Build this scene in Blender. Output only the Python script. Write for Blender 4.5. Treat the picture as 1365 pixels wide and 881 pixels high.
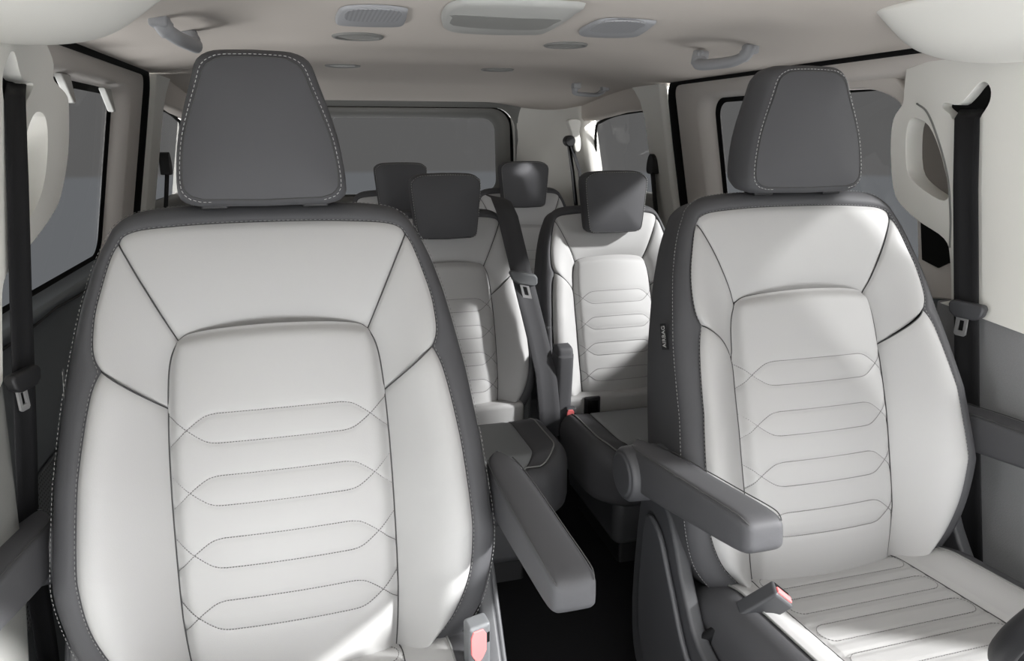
import bpy, bmesh, math
import numpy as np
from mathutils import Vector, Matrix

# ------------------------------------------------------------------ scene, camera, light
for o in list(bpy.data.objects): bpy.data.objects.remove(o, do_unlink=True)
S = bpy.context.scene
COL = S.collection
F_PX = 955.0; YAW = math.radians(15.4); PITCH = math.radians(15.35)
CAM = Vector((-0.38, 0.0, 1.13))
FW = Vector((math.sin(YAW)*math.cos(PITCH), math.cos(YAW)*math.cos(PITCH), -math.sin(PITCH)))
RT = Vector((math.cos(YAW), -math.sin(YAW), 0)); UP = RT.cross(FW)
cd = bpy.data.cameras.new('camera'); cam = bpy.data.objects.new('camera', cd); COL.objects.link(cam)
cd.sensor_fit = 'HORIZONTAL'; cd.sensor_width = 36; cd.lens = 36*F_PX/1365
cd.clip_start = 0.02; cd.clip_end = 200
cam.matrix_world = Matrix(((RT.x, UP.x, -FW.x, CAM.x), (RT.y, UP.y, -FW.y, CAM.y), (RT.z, UP.z, -FW.z, CAM.z), (0, 0, 0, 1)))
S.camera = cam
S.view_settings.view_transform = 'Standard'; S.view_settings.look = 'None'
S.view_settings.exposure = 0.0; S.view_settings.gamma = 1.0; S.view_settings.use_curve_mapping = False

world = bpy.data.worlds.new('studio'); S.world = world; world.use_nodes = True
bg = world.node_tree.nodes['Background']
def build_world():
    # a plain studio: grey surround above, paler floor below the horizon line
    nt = world.node_tree; tc = nt.nodes.new('ShaderNodeTexCoord'); sp = nt.nodes.new('ShaderNodeSeparateXYZ')
    nt.links.new(tc.outputs['Generated'], sp.inputs[0])
    rp = nt.nodes.new('ShaderNodeMapRange'); rp.inputs[1].default_value = -0.052; rp.inputs[2].default_value = -0.047
    nt.links.new(sp.outputs[2], rp.inputs[0])
    mx = nt.nodes.new('ShaderNodeMix'); mx.data_type = 'RGBA'
    mx.inputs[6].default_value = (0.37, 0.388, 0.41, 1); mx.inputs[7].default_value = (0.300, 0.299, 0.298, 1)
    nt.links.new(rp.outputs[0], mx.inputs[0]); nt.links.new(mx.outputs[2], bg.inputs[0]); bg.inputs[1].default_value = 1.8
build_world()

def light(name, kind, energy, loc, target, **kw):
    d = bpy.data.lights.new(name, kind); d.energy = energy
    for k, v in kw.items(): setattr(d, k, v)
    o = bpy.data.objects.new(name, d); COL.objects.link(o); o.location = loc
    o.rotation_euler = (Vector(target)-Vector(loc)).to_track_quat('-Z', 'Y').to_euler()
    return o
# daylight through the windscreen, the sun, and added fill lamps outside the openings
light('windscreen_daylight', 'AREA', 46, (-0.15, -1.3, 2.35), (-0.1, 1.1, 0.45), shape='RECTANGLE', size=1.6, size_y=0.6)
light('front_low_fill', 'AREA', 46, (0.0, -1.1, 0.12), (0.0, 1.5, 1.35), shape='RECTANGLE', size=2.0, size_y=0.8)  # added low fill in front that brightens the ceiling
light('left_door_fill', 'AREA', 215, (-1.75, 0.55, 1.0), (1.05, 1.25, 1.1), shape='RECTANGLE', size=0.8, size_y=0.6)  # added lamp that brightens the right pillar
light('right_door_fill', 'AREA', 147, (1.9, 0.55, 1.0), (-0.85, 1.35, 1.1), shape='RECTANGLE', size=0.8, size_y=0.6)  # its opposite, added to brighten the left pillar
light('right_low_fill', 'AREA', 52, (2.1, 2.2, 0.35), (0.2, 2.5, 1.35), shape='RECTANGLE', size=1.6, size_y=0.7)  # added fill, aimed up at the rear ceiling
light('left_low_fill', 'AREA', 150, (-2.0, 2.2, 0.35), (0.0, 2.5, 1.35), shape='RECTANGLE', size=1.6, size_y=0.7)  # the same added ceiling fill from the left
light('rear_low_fill', 'AREA', 58, (0.08, 5.3, 0.25), (0.08, 3.0, 1.35), shape='RECTANGLE', size=1.6, size_y=0.6)  # added ceiling fill from behind the tailgate
light('sun', 'SUN', 36, (1.0, -0.57, 0.61), (0, 0, 0), angle=math.radians(3.5))

# ------------------------------------------------------------------ pixel -> point on a real plane
def ray(px, py): return FW + RT*((px-682.5)/F_PX) - UP*((py-440.5)/F_PX)
def at(px, py, X=None, Y=None, Z=None):
    d = ray(px, py)
    t = (X-CAM.x)/d.x if X is not None else (Y-CAM.y)/d.y if Y is not None else (Z-CAM.z)/d.z
    return CAM + d*t
def at_plane(px, py, p0, n):
    d = ray(px, py); n = Vector(n)
    return CAM + d*((Vector(p0)-CAM).dot(n)/d.dot(n))

XC = 0.08; FZ = -0.15; LEAN = 0.2

# ------------------------------------------------------------------ materials
def mat(name, col, rough=0.5, bump=0.0, scale=300.0, metal=0.0, spec=0.5, vary=0.0, sheen=0.0):
    m = bpy.data.materials.new(name); m.use_nodes = True
    nt = m.node_tree; b = nt.nodes['Principled BSDF']
    b.inputs['Base Color'].default_value = (*col, 1); b.inputs['Roughness'].default_value = rough
    b.inputs['Metallic'].default_value = metal; b.inputs['Specular IOR Level'].default_value = spec
    if sheen: b.inputs['Sheen Weight'].default_value = sheen
    tc = nt.nodes.new('ShaderNodeTexCoord')
    nz = nt.nodes.new('ShaderNodeTexNoise'); nz.inputs['Scale'].default_value = scale; nz.inputs['Detail'].default_value = 3
    nt.links.new(tc.outputs['Object'], nz.inputs['Vector'])
    if bump:
        bp = nt.nodes.new('ShaderNodeBump'); bp.inputs['Strength'].default_value = bump; bp.inputs['Distance'].default_value = 0.001
        nt.links.new(nz.outputs['Fac'], bp.inputs['Height']); nt.links.new(bp.outputs['Normal'], b.inputs['Normal'])
    if vary:
        mx = nt.nodes.new('ShaderNodeMix'); mx.data_type = 'RGBA'
        mx.inputs[6].default_value = (*[c*(1-vary) for c in col], 1); mx.inputs[7].default_value = (*[min(1, c*(1+vary)) for c in col], 1)
        nt.links.new(nz.outputs['Fac'], mx.inputs[0]); nt.links.new(mx.outputs[2], b.inputs['Base Color'])
    return m
M = dict(
    light=mat('light_grey_leather', (0.39, 0.387, 0.383), 0.55, 0.12, 500, spec=0.3),
    shaded_light=mat('shaded_light_leather', (0.19, 0.195, 0.20), 0.55, 0.12, 500, spec=0.3),  # light leather darkened: shade on the rear cushions put into the colour
    dark=mat('charcoal_leather', (0.063, 0.063, 0.067), 0.62, 0.12, 500, spec=0.3),
    thread=mat('pale_thread', (0.38, 0.38, 0.37), 0.8),
    bthread=mat('faint_border_thread', (0.23, 0.23, 0.225), 0.8),
    gthread=mat('grey_thread', (0.12, 0.118, 0.115), 0.8),
    seam=mat('seam_shadow_thread', (0.05, 0.05, 0.05), 0.9),
    plastic=mat('dark_plastic', (0.052, 0.053, 0.057), 0.5, 0.2, 800),
    gplastic=mat('grey_plastic', (0.13, 0.135, 0.14), 0.5, 0.15, 800),
    black=mat('black_plastic', (0.008, 0.008, 0.009), 0.55),
    rubber=mat('black_rubber', (0.004, 0.004, 0.004), 0.8, spec=0.15),
    belt=mat('black_webbing', (0.012, 0.012, 0.013), 0.7, 0.3, 900, spec=0.25),
    gbelt=mat('grey_webbing', (0.045, 0.045, 0.048), 0.7, 0.3, 900, spec=0.25),
    red=mat('red_release_button', (0.88, 0.20, 0.20), 0.4),
    steel=mat('brushed_steel', (0.55, 0.55, 0.55), 0.35, metal=0.7),
    roof=mat('headliner_cloth', (0.60, 0.555, 0.51), 0.95, 0.15, 600, spec=0.1, vary=0.03),
    cream=mat('cream_trim', (0.78, 0.77, 0.725), 0.6, 0.1, 700, spec=0.3),
    beige=mat('beige_door_trim', (0.63, 0.595, 0.56), 0.65, 0.1, 700, spec=0.3),
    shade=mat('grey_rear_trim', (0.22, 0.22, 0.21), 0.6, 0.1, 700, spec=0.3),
    card=mat('slate_door_card', (0.165, 0.18, 0.192), 0.55, 0.2, 500, spec=0.3),
    cloth=mat('grey_trim_cloth', (0.24, 0.24, 0.245), 0.9, 0.6, 350, spec=0.1, vary=0.08),
    brown=mat('taupe_recess_pad', (0.16, 0.145, 0.13), 0.8, 0.3, 500),
    fitting=mat('blue_grey_roof_fitting', (0.37, 0.375, 0.39), 0.6, 0.2, 700),
    fit2=mat('grey_roof_panel', (0.45, 0.45, 0.43), 0.6, 0.1, 700),
    lens=mat('smoked_lens', (0.30, 0.30, 0.285), 0.5),
    carpet=mat('black_carpet', (0.010, 0.010, 0.011), 0.95, 0.8, 250, spec=0.1, vary=0.2),
    ground=mat('studio_ground', (0.32, 0.335, 0.355), 0.9, vary=0.02, scale=0.5),
)
def glass_mat(name, t):
    m = bpy.data.materials.new(name); m.use_nodes = True; nt = m.node_tree
    nt.nodes.clear(); out = nt.nodes.new('ShaderNodeOutputMaterial')
    tr = nt.nodes.new('ShaderNodeBsdfTransparent'); tr.inputs[0].default_value = (t, t, t, 1)
    gl = nt.nodes.new('ShaderNodeBsdfGlossy'); gl.inputs['Roughness'].default_value = 0.02
    mx = nt.nodes.new('ShaderNodeMixShader'); mx.inputs[0].default_value = 0.02
    nt.links.new(tr.outputs[0], mx.inputs[1]); nt.links.new(gl.outputs[0], mx.inputs[2])
    nt.links.new(mx.outputs[0], out.inputs[0]); return m
M['glass'] = glass_mat('tinted_privacy_glass', 0.4456); M['clear'] = glass_mat('light_tint_side_glass', 0.54)
# perforated speaker mesh / grille
def mesh_mat(name, c0, c1, scale):
    m = mat(name, c0, 0.5); nt = m.node_tree; b = nt.nodes['Principled BSDF']
    tc = nt.nodes['Texture Coordinate']; v = nt.nodes.new('ShaderNodeTexVoronoi'); v.inputs['Scale'].default_value = scale; v.inputs['Randomness'].default_value = 0.0
    nt.links.new(tc.outputs['Object'], v.inputs['Vector'])
    r = nt.nodes.new('ShaderNodeValToRGB'); r.color_ramp.elements[0].position = 0.25; r.color_ramp.elements[1].position = 0.35
    r.color_ramp.elements[0].color = (*c1, 1); r.color_ramp.elements[1].color = (*c0, 1)
    nt.links.new(v.outputs['Distance'], r.inputs[0]); nt.links.new(r.outputs[0], b.inputs['Base Color']); return m
M['grille'] = mesh_mat('perforated_speaker_mesh', (0.26, 0.275, 0.285), (0.03, 0.02, 0.022), 95)
M['roofgrille'] = mesh_mat('perforated_roof_grille', (0.36, 0.365, 0.38), (0.22, 0.22, 0.23), 110)

# ------------------------------------------------------------------ helpers
def link(name, me, m, parent=None, smooth=True):
    o = bpy.data.objects.new(name, me); COL.objects.link(o)
    if m is not None: me.materials.append(M[m] if isinstance(m, str) else m)
    if smooth: me.polygons.foreach_set('use_smooth', [True]*len(me.polygons))
    if parent is not None: o.parent = parent
    return o
def mk(name, verts, faces, m, parent=None, smooth=True, bevel=0, subsurf=0, solid=0, fix=True, seg=3):
    me = bpy.data.meshes.new(name); me.from_pydata([tuple(v) for v in verts], [], faces)
    if fix:
        b = bmesh.new(); b.from_mesh(me); bmesh.ops.recalc_face_normals(b, faces=b.faces); b.to_mesh(me); b.free()
    o = link(name, me, m, parent, smooth)
    if solid:
        s = o.modifiers.new('s', 'SOLIDIFY'); s.thickness = solid; s.offset = 0
    if bevel:
        s = o.modifiers.new('b', 'BEVEL'); s.width = bevel; s.segments = seg; s.limit_method = 'ANGLE'; s.angle_limit = math.radians(35)
        s.use_clamp_overlap = True
        w = o.modifiers.new('w', 'WEIGHTED_NORMAL')
    if subsurf:
        s = o.modifiers.new('d', 'SUBSURF'); s.levels = subsurf; s.render_levels = subsurf
    return o
def mkm(name, sets, parent, **kw):
    """one mesh from several (verts, faces, material) sets: a surface and the threads sewn into it"""
    V, Fc = merge(*[(a, b) for a, b, c in sets]); o = mk(name, V, Fc, sets[0][2], parent, fix=False, **kw)
    idx = []
    for k, (a, b, c) in enumerate(sets):
        if k: o.data.materials.append(M[c])
        idx += [k]*len(b)
    o.data.polygons.foreach_set('material_index', idx); return o
def bake(o):
    dg = bpy.context.evaluated_depsgraph_get(); me = bpy.data.meshes.new_from_object(o.evaluated_get(dg))
    o.modifiers.clear(); old = o.data; o.data = me; return o
def grid(P, closed=False, caps=False):
    """rows of equal length -> verts, faces"""
    n = len(P); m = len(P[0]); V = [p for r in P for p in r]; Fc = []
    for i in range(n-1):
        for j in range(m if closed else m-1):
            k = (j+1) % m
            Fc.append((i*m+j, i*m+k, (i+1)*m+k, (i+1)*m+j))
    if caps:
        Fc.append(tuple(range(m))); Fc.append(tuple((n-1)*m+j for j in range(m)))
    return V, Fc
def prism(poly, d):
    """closed polygon of 3D points extruded along vector d"""
    n = len(poly); d = Vector(d)
    V = [Vector(p) for p in poly]+[Vector(p)+d for p in poly]
    Fc = [tuple(range(n)), tuple(range(2*n-1, n-1, -1))]+[(i, (i+1) % n, n+(i+1) % n, n+i) for i in range(n)]
    return V, Fc
def boxv(cx, cy, cz, sx, sy, sz):
    V = [(cx+a*sx/2, cy+b*sy/2, cz+c*sz/2) for a in (-1, 1) for b in (-1, 1) for c in (-1, 1)]
    return V, [(0, 1, 3, 2), (4, 6, 7, 5), (0, 4, 5, 1), (2, 3, 7, 6), (0, 2, 6, 4), (1, 5, 7, 3)]
def merge(*vf):
    V = []; Fc = []
    for v, f in vf:
        k = len(V); V += list(v); Fc += [tuple(i+k for i in q) for q in f]
    return V, Fc
def catmull(pts, n=8, closed=False):
    P = [Vector(p) for p in pts]; out = []; N = len(P)
    for i in range(N if closed else N-1):
        a = P[(i-1) % N] if (closed or i > 0) else P[0]*2-P[1]
        b = P[i]; c = P[(i+1) % N]
        d = P[(i+2) % N] if (closed or i+2 < N) else P[-1]*2-P[-2]
        for k in range(n):
            t = k/n; out.append(0.5*((2*b)+(c-a)*t+(2*a-5*b+4*c-d)*t*t+(3*b-a-3*c+d)*t**3))
    if not closed: out.append(P[-1])
    return out
def resample(pts, n):
    P = [Vector(p) for p in pts]; L = [0]
    for a, b in zip(P, P[1:]): L.append(L[-1]+(b-a).length)
    out = []; j = 0
    for i in range(n):
        s = L[-1]*i/(n-1)
        while j < len(P)-2 and L[j+1] < s: j += 1
        t = (s-L[j])/max(1e-9, L[j+1]-L[j]); out.append(P[j].lerp(P[j+1], min(1, t)))
    return out
def tubev(pts, r, n=10, flat=1.0):
    P = [Vector(p) for p in pts]; rows = []; pn = None
    for i, p in enumerate(P):
        t = (P[min(i+1, len(P)-1)]-P[max(i-1, 0)]).normalized()
        if pn is None:
            pn = t.orthogonal().normalized()
        pn = (pn-t*pn.dot(t)).normalized(); bn = t.cross(pn)
        rr = r[i] if isinstance(r, (list, tuple)) else r
        rows.append([p+(pn*math.cos(2*math.pi*k/n)+bn*math.sin(2*math.pi*k/n)*flat)*rr for k in range(n)])
    return grid(rows, True, True)
def strapv(pts, wv, th):
    """belt webbing: centre line, width vector (one or per point), thickness"""
    P = [Vector(p) for p in pts]; rows = []
    for i, p in enumerate(P):
        w = Vector(wv[i]) if isinstance(wv, list) else Vector(wv)
        t = (P[min(i+1, len(P)-1)]-P[max(i-1, 0)]).normalized(); n = t.cross(w).normalized()*th/2; h = w/2
        q = [p-h+n*0.2, p-h*0.92+n, p-h*0.45+n, p-h*0.4+n*0.75, p+h*0.4+n*0.75, p+h*0.45+n, p+h*0.92+n, p+h+n*0.2, p+h-n*0.2, p+h*0.92-n, p-h*0.92-n, p-h-n*0.2]
        rows.append(q)
    return grid(rows, True, True)
def dashes(lines, L=0.0042, gap=0.0032, r=0.0009):
    """stitches as short raised thread pieces along 3D polylines"""
    parts = []
    for ln in lines:
        P = [Vector(p) for p in ln]; tot = sum((b-a).length for a, b in zip(P, P[1:])); n = max(2, int(tot/(L+gap)))
        Q = resample(P, n*2)
        for i in range(0, len(Q)-1, 2):
            a = Q[i]; t = Q[i+1]-a
            if t.length < 1e-6: continue
            t = t.normalized(); b = a+t*L
            u = t.orthogonal().normalized()*r; w = t.cross(u).normalized()*r
            parts.append(([a+u, a+w, a-u, a-w, b+u, b+w, b-u, b-w], [(0, 1, 2, 3), (7, 6, 5, 4), (0, 4, 5, 1), (1, 5, 6, 2), (2, 6, 7, 3), (3, 7, 4, 0)]))
    return merge(*parts)
def thing(name, label, cat, loc=(0, 0, 0), group=None):
    o = bpy.data.objects.new(name, None); COL.objects.link(o); o.location = loc; o.empty_display_size = 0.05
    return tag(o, label, cat, group)
def tag(o, label, cat, group=None):
    o['label'] = label; o['category'] = cat
    if group: o['group'] = group
    return o
def struct(o): o['kind'] = 'structure'; return o
def kids(o): return [c for c in COL.objects if c.parent == o]
def copy_tree(o, parent=None):
    c = o.copy(); COL.objects.link(c); c.parent = parent
    for ch in kids(o): copy_tree(ch, c)
    return c
def sm(t): t = max(0.0, min(1.0, t)); return t*t*(3-2*t)
def text_mesh(name, s, size, m, parent, mw, depth=0.0004):
    c = bpy.data.curves.new(name, 'FONT'); c.body = s; c.size = size; c.align_x = 'CENTER'; c.align_y = 'CENTER'; c.extrude = depth
    t = bpy.data.objects.new(name, c); COL.objects.link(t)
    me = bpy.data.meshes.new_from_object(t.evaluated_get(bpy.context.evaluated_depsgraph_get()))
    bpy.data.objects.remove(t); me.transform(mw)
    return link(name, me, m, parent, False)

# ================================================================== THE SHELL
def half(z): return 0.965+(1.32-max(z, 0.55))*LEAN            # inner trim half width of the body side at height z
def wallx(side, z, off=0.0): return XC+side*(half(z)+off)
def onwall(px, py, side, off=0.0):
    p0 = (wallx(side, 1.0, off), 0, 1.0); return at_plane(px, py, p0, (side, 0, LEAN))

def ceil_z(x, y):
    e = abs(x-XC); z = 1.382-0.055*sm((e-0.50)/0.46)-0.004*math.cos(y*2*math.pi/0.55)*sm((y-1.8)/.5)*(1-sm((e-.4)/.4))
    return z-0.085*sm((y-3.1)/1.0)
nx, ny = 60, 110
rows = [[(XC-0.99+1.98*i/nx, y, ceil_z(XC-0.99+1.98*i/nx, y)) for i in range(nx+1)] for y in [0.1+4.1*j/ny for j in range(ny+1)]]
V, Fc = grid(rows); o = mk('ceiling', V, Fc, 'roof'); s = o.modifiers.new('s', 'SOLIDIFY'); s.thickness = 0.03; s.offset = 1 if o.data.polygons[0].normal.z > 0 else -1
struct(o)
V, Fc = boxv(XC, 1.95, FZ-0.02, 2.5, 4.6, 0.04); struct(mk('floor', V, Fc, 'carpet', smooth=False))
# ------------------------------------------------------------------ sliding doors
def offloop(loop, side, off): # push points outward
    return [Vector((p.x+side*off, p.y, p.z)) for p in loop]
def yzloop(side, y0, y1, z0, z1, r, off, n=8, slope=0.0):
    """rounded rectangle on the body side, listed in a fixed order"""
    out = []
    for cy, cz, a0 in ((y1-r, z1-r, 0), (y0+r, z1-r, 90), (y0+r, z0+r, 180), (y1-r, z0+r, 270)):
        for k in range(n+1):
            a = math.radians(a0+90*k/n); y = cy+r*math.cos(a); z = cz+r*math.sin(a)
            y += slope*(z1-z)
            out.append(Vector((wallx(side, z, off), y, z)))
    return out
def sliding_door(n, side):
    root = bpy.data.objects.new('door_%d' % n, None); COL.objects.link(root); struct(root)
    root.location = (0, 0, 0)
    gl = yzloop(side, 0.9, 2.51, 0.757, 1.253, 0.06, 0.046)
    bi = yzloop(side, 0.893, 2.516, 0.752, 1.258, 0.065, 0.042)
    bo = yzloop(side, 0.86, 2.575, 0.742, 1.272, 0.08, 0.003)
    bo2 = yzloop(side, 0.85, 2.59, 0.735, 1.282, 0.09, 0.0)
    ou = yzloop(side, 0.55, 2.735, 0.70, 1.322, 0.05, 0.0)
    ou2 = yzloop(side, 0.54, 2.745, 0.70, 1.328, 0.055, 0.006)
    ou3 = yzloop(side, 0.53, 2.75, 0.70, 1.33, 0.06, 0.03)
    mid = [a.lerp(b, 0.5)+Vector((side*0.004, 0, 0)) for a, b in zip(bi, bo)]
    V, Fc = grid([bi, mid, bo, bo2, ou, ou2, ou3], True); mk('window_frame', V, Fc, 'beige', root)
    # black ceramic edge of the pane, then the pane
    gi = yzloop(side, 0.91, 2.497, 0.768, 1.242, 0.055, 0.048)
    V, Fc = grid([offloop(bi, side, -.002), gl, gi], True); mk('window_gasket', V, Fc, 'rubber', root)
    w = yzloop(side, 0.85, 2.56, 0.70, 1.30, 0.06, 0.050)
    V, Fc = prism(w, (side*0.004, 0, 0)); p = mk('window_%d' % n, V, Fc, 'glass', None, smooth=False); struct(p)
    # door card below the sill
    zs = [0.755, 0.748, 0.74, 0.725, 0.715, 0.69, 0.60, 0.50, 0.44, 0.43, 0.40, 0.20, 0.0, FZ]
    offs = [0.045, -0.003, -0.012, -0.012, -0.004, -0.004, -0.02, -0.055, -0.06, -0.02, -0.01, -0.01, -0.01, -0.01]
    rows = []
    for z, of in zip(zs, offs):
        rows.append([Vector((wallx(side, z, of), y, z)) for y in (0.5, 1.0, 1.5, 2.0, 2.5, 2.745)])
    rows2 = [r+[Vector((r[-1].x+side*0.05, 2.75, r[-1].z))] for r in rows]
    V, Fc = grid(rows2); mk('door_card', V, Fc, 'card', root, bevel=0.004)
    return root
doorL = sliding_door(1, -1); doorR = sliding_door(2, 1)
# trim strip line and speaker mesh on the left door card
pts = [Vector((wallx(-1, 0.715, -0.010), y, 0.715)) for y in (0.6, 1.7)]+[Vector((wallx(-1, 0.728, -0.014), 1.9, 0.728)), Vector((wallx(-1, 0.715, -0.010), 2.1, 0.715)), Vector((wallx(-1, 0.715, -0.010), 2.7, 0.715))]
V, Fc = tubev(pts, 0.003, 6); mk('trim_line', V, Fc, 'black', doorL)
poly = [Vector((wallx(-1, z, -0.012), y, z)) for y, z in ((1.35, .385), (2.2, .385), (2.2, .12), (1.35, .12))]
V, Fc = prism(poly, (0.008, 0, 0)); mk('speaker_grille', V, Fc, 'grille', doorL, bevel=0.003)
def blind_hook(root, side, p):
    y, z = p
    x = wallx(side, z, 0.03)
    poly = [Vector((x, y-0.035, z+0.02)), Vector((x, y+0.035, z+0.02)), Vector((x-side*0.01, y+0.012, z-0.045)), Vector((x-side*0.01, y-0.008, z-0.045))]
    V, Fc = prism(poly, (-side*0.018, 0, 0)); mk('blind_hook', V, Fc, 'fit2', root, bevel=0.004)
blind_hook(doorL, -1, (2.36, 1.235)); blind_hook(doorL, -1, (1.98, 1.245)); blind_hook(doorR, 1, (2.22, 1.235))

pull = [at(a, b_, X=1.10) for a, b_ in ((1221, 284), (1245, 300), (1290, 330), (1290, 402), (1240, 398), (1223, 352))]
V, Fc = prism(pull, (0.04, 0, 0)); o = mk('pull_surround', V, Fc, 'beige', doorR, bevel=0.006)
pull = [at(a, b_, X=1.094) for a, b_ in ((1227, 292), (1262, 318), (1290, 330), (1290, 350), (1262, 351), (1250, 357), (1240, 352), (1229, 346))]
V, Fc = prism(pull, (0.01, 0, 0)); mk('pull_recess', V, Fc, 'rubber', doorR, smooth=False)
arc = catmull([at(a, b_, X=1.072) for a, b_ in ((1120, 90), (1160, 92), (1190, 102), (1208, 120), (1216, 140))], 4)+catmull([at(a, b_, X=1.072) for a, b_ in ((1203, 146), (1194, 134), (1176, 124), (1155, 119), (1120, 120))], 4)
V, Fc = prism(arc, (0.045, 0, 0)); mk('frame_corner', V, Fc, 'beige', doorR, bevel=0.008)
# black weather seal round each door opening
for side, n in ((-1, 1), (1, 2)):
    pts = [Vector((wallx(side, 1.33, 0.006), y, 1.339)) for y in (0.6, 1.2, 1.8, 2.3, 2.68)]
    for k in range(1, 7):
        a = math.radians(90*k/6); z = 1.339-0.08+0.08*math.cos(a); pts.append(Vector((wallx(side, z, 0.01), 2.69+0.08*math.sin(a), z)))
    pts += [Vector((wallx(side, z, 0.01), 2.775, z)) for z in (1.1, 0.8, 0.5, 0.2, FZ)]
    V, Fc = tubev(pts, 0.024, 12); o = mk('door_seal', V, Fc, 'rubber', doorL if side < 0 else doorR)

# ------------------------------------------------------------------ rear body side, C and D pillars, quarter windows, tailgate
def bodyside(side, n):
    nm = 'left' if side < 0 else 'right'
    def wl(y, z, off=0.0): # plan taper towards the tail
        return Vector((XC+side*(half(z)+off-0.05*sm((y-3.2)/0.9)), y, z))
    # C pillar, a shaped upright with an inward face
    rows = []
    for z in (FZ, 0.3, 0.6, 0.85, 1.05, 1.2, 1.27, 1.31, 1.335):
        k = 0.0 if z < 1.2 else (z-1.2)/0.135
        y0 = 2.80; y1 = 3.03+0.10*k*k
        rows.append([wl(y0, z, 0.07), wl(y0+0.004, z, 0.0), wl(y0+0.03, z, -0.022), wl(y1-0.05, z, -0.024), wl(y1-0.01, z, -0.012), wl(y1, z, 0.07)])
    V, Fc = grid(rows); struct(mk('trim_%d' % (n+2), V, Fc, 'cream', bevel=0.006)); 
    # below the quarter window
    rows = []
    for z, of in ((0.86, 0.05), (0.86, -0.01), (0.84, -0.02), (0.4, -0.03), (FZ, -0.03)):
        rows.append([wl(y, z, of) for y in (3.0, 3.3, 3.6, 3.9, 4.15)])
    V, Fc = grid(rows); struct(mk('wall_%s' % nm, V, Fc, 'shade'))
    # header above the quarter window
    rows = []
    for z, of in ((1.235, 0.05), (1.235, 0.0), (1.25, -0.012), (1.31, -0.005), (1.37, -0.005)):
        rows.append([wl(y, z-0.05*sm((y-3.1)/.8), of) for y in (3.0, 3.3, 3.6, 3.9, 4.15)])
    V, Fc = grid(rows); struct(mk('trim_%d' % (n+4), V, Fc, 'roof'))
    # quarter window pane with black edge
    g = [wl(y, z, 0.05) for y, z in ((3.0, 1.25), (3.4, 1.235), (3.62, 1.205), (3.70, 1.17), (3.76, 1.0), (3.76, 0.84), (3.0, 0.84))]
    V, Fc = prism(g, (side*0.004, 0, 0)); struct(mk('window_%d' % (n+2), V, Fc, 'glass', smooth=False))
    e = [wl(y, z, 0.046) for y, z in ((2.98, 1.237), (3.4, 1.222), (3.6, 1.193), (3.68, 1.16), (3.735, 1.0), (3.735, 0.85))]
    V, Fc = tubev(catmull(e, 5), 0.007, 6); struct(mk('trim_%d' % (n+6), V, Fc, 'rubber'))
    # D pillar: rounded corner panel from quarter window to tailgate opening
    rows = []
    for z in (FZ, 0.4, 0.8, 0.95, 1.1, 1.2, 1.26, 1.30):
        b = wl(3.70, z, -0.005); inx = XC+side*(0.70 if z < 1.1 else 0.70-0.04*(z-1.1)/0.2)
        a0 = wl(3.72+0.04*(1.2-z), z, 0.07)
        a1 = wl(3.70+0.04*(1.2-z), z, -0.01)
        rows.append([a0, a1, a1+Vector((-side*0.012, 0.03, 0)), a1+Vector((-side*0.03, 0.10, 0)), Vector((XC+side*0.83, 3.98, z)), Vector((inx+side*0.02, 4.08, z)), Vector((inx, 4.10, z)), Vector((inx-side*.005, 4.16, z))])
    V, Fc = grid(rows); struct(mk('trim_%d' % (n+8), V, Fc, 'cream', subsurf=1))
bodyside(-1, 1); bodyside(1, 2)
# tailgate: rounded frame in depth steps, pane
def rl(hw, z0, z1, r, y, n=8):
    out = []
    for cx, cz, a0 in ((hw-r, z1-r, 0), (-hw+r, z1-r, 90), (-hw+r, z0+r, 180), (hw-r, z0+r, 270)):
        for k in range(n+1):
            a = math.radians(a0+90*k/n); z = cz+r*math.sin(a)
            out.append(Vector((XC+(cx+r*math.cos(a))*(1+0.08*(1.2-z)), y-0.1*(z-1.2), z)))
    return out
tail = bpy.data.objects.new('door_3', None); COL.objects.link(tail); struct(tail)
V, Fc = grid([rl(0.58, 0.80, 1.215, 0.07, 4.16), rl(0.60, 0.78, 1.235, 0.08, 4.12), rl(0.655, 0.72, 1.265, 0.10, 4.10), rl(0.66, 0.70, 1.268, 0.10, 4.14)], True); mk('tailgate_frame', V, Fc, 'shade', tail)
V, Fc = grid([rl(0.69, 0.40, 1.275, 0.12, 4.15), rl(0.65, 0.70, 1.266, 0.10, 4.15)], True); mk('tailgate_seal', V, Fc, 'rubber', tail)
V, Fc = grid([rl(0.685, 0.42, 1.272, 0.12, 4.10), rl(0.70, 0.35, 1.285, 0.12, 4.085), rl(0.80, 0.30, 1.345, 0.10, 4.05), rl(0.86, -0.2, 1.36, 0.10, 4.12)], True); mk('opening_trim', V, Fc, 'shade', tail)
V, Fc = grid([rl(0.68, FZ+.01, 0.80, 0.02, 4.14, 3), rl(0.3, .2, .5, 0.02, 4.14, 3)], True, True); mk('tailgate_card', V, Fc, 'shade', tail, smooth=False)
V, Fc = prism(rl(0.585, 0.795, 1.22, 0.07, 4.17), (0, 0.004, 0)); struct(mk('window_5', V, Fc, 'glass', smooth=False))

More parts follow.
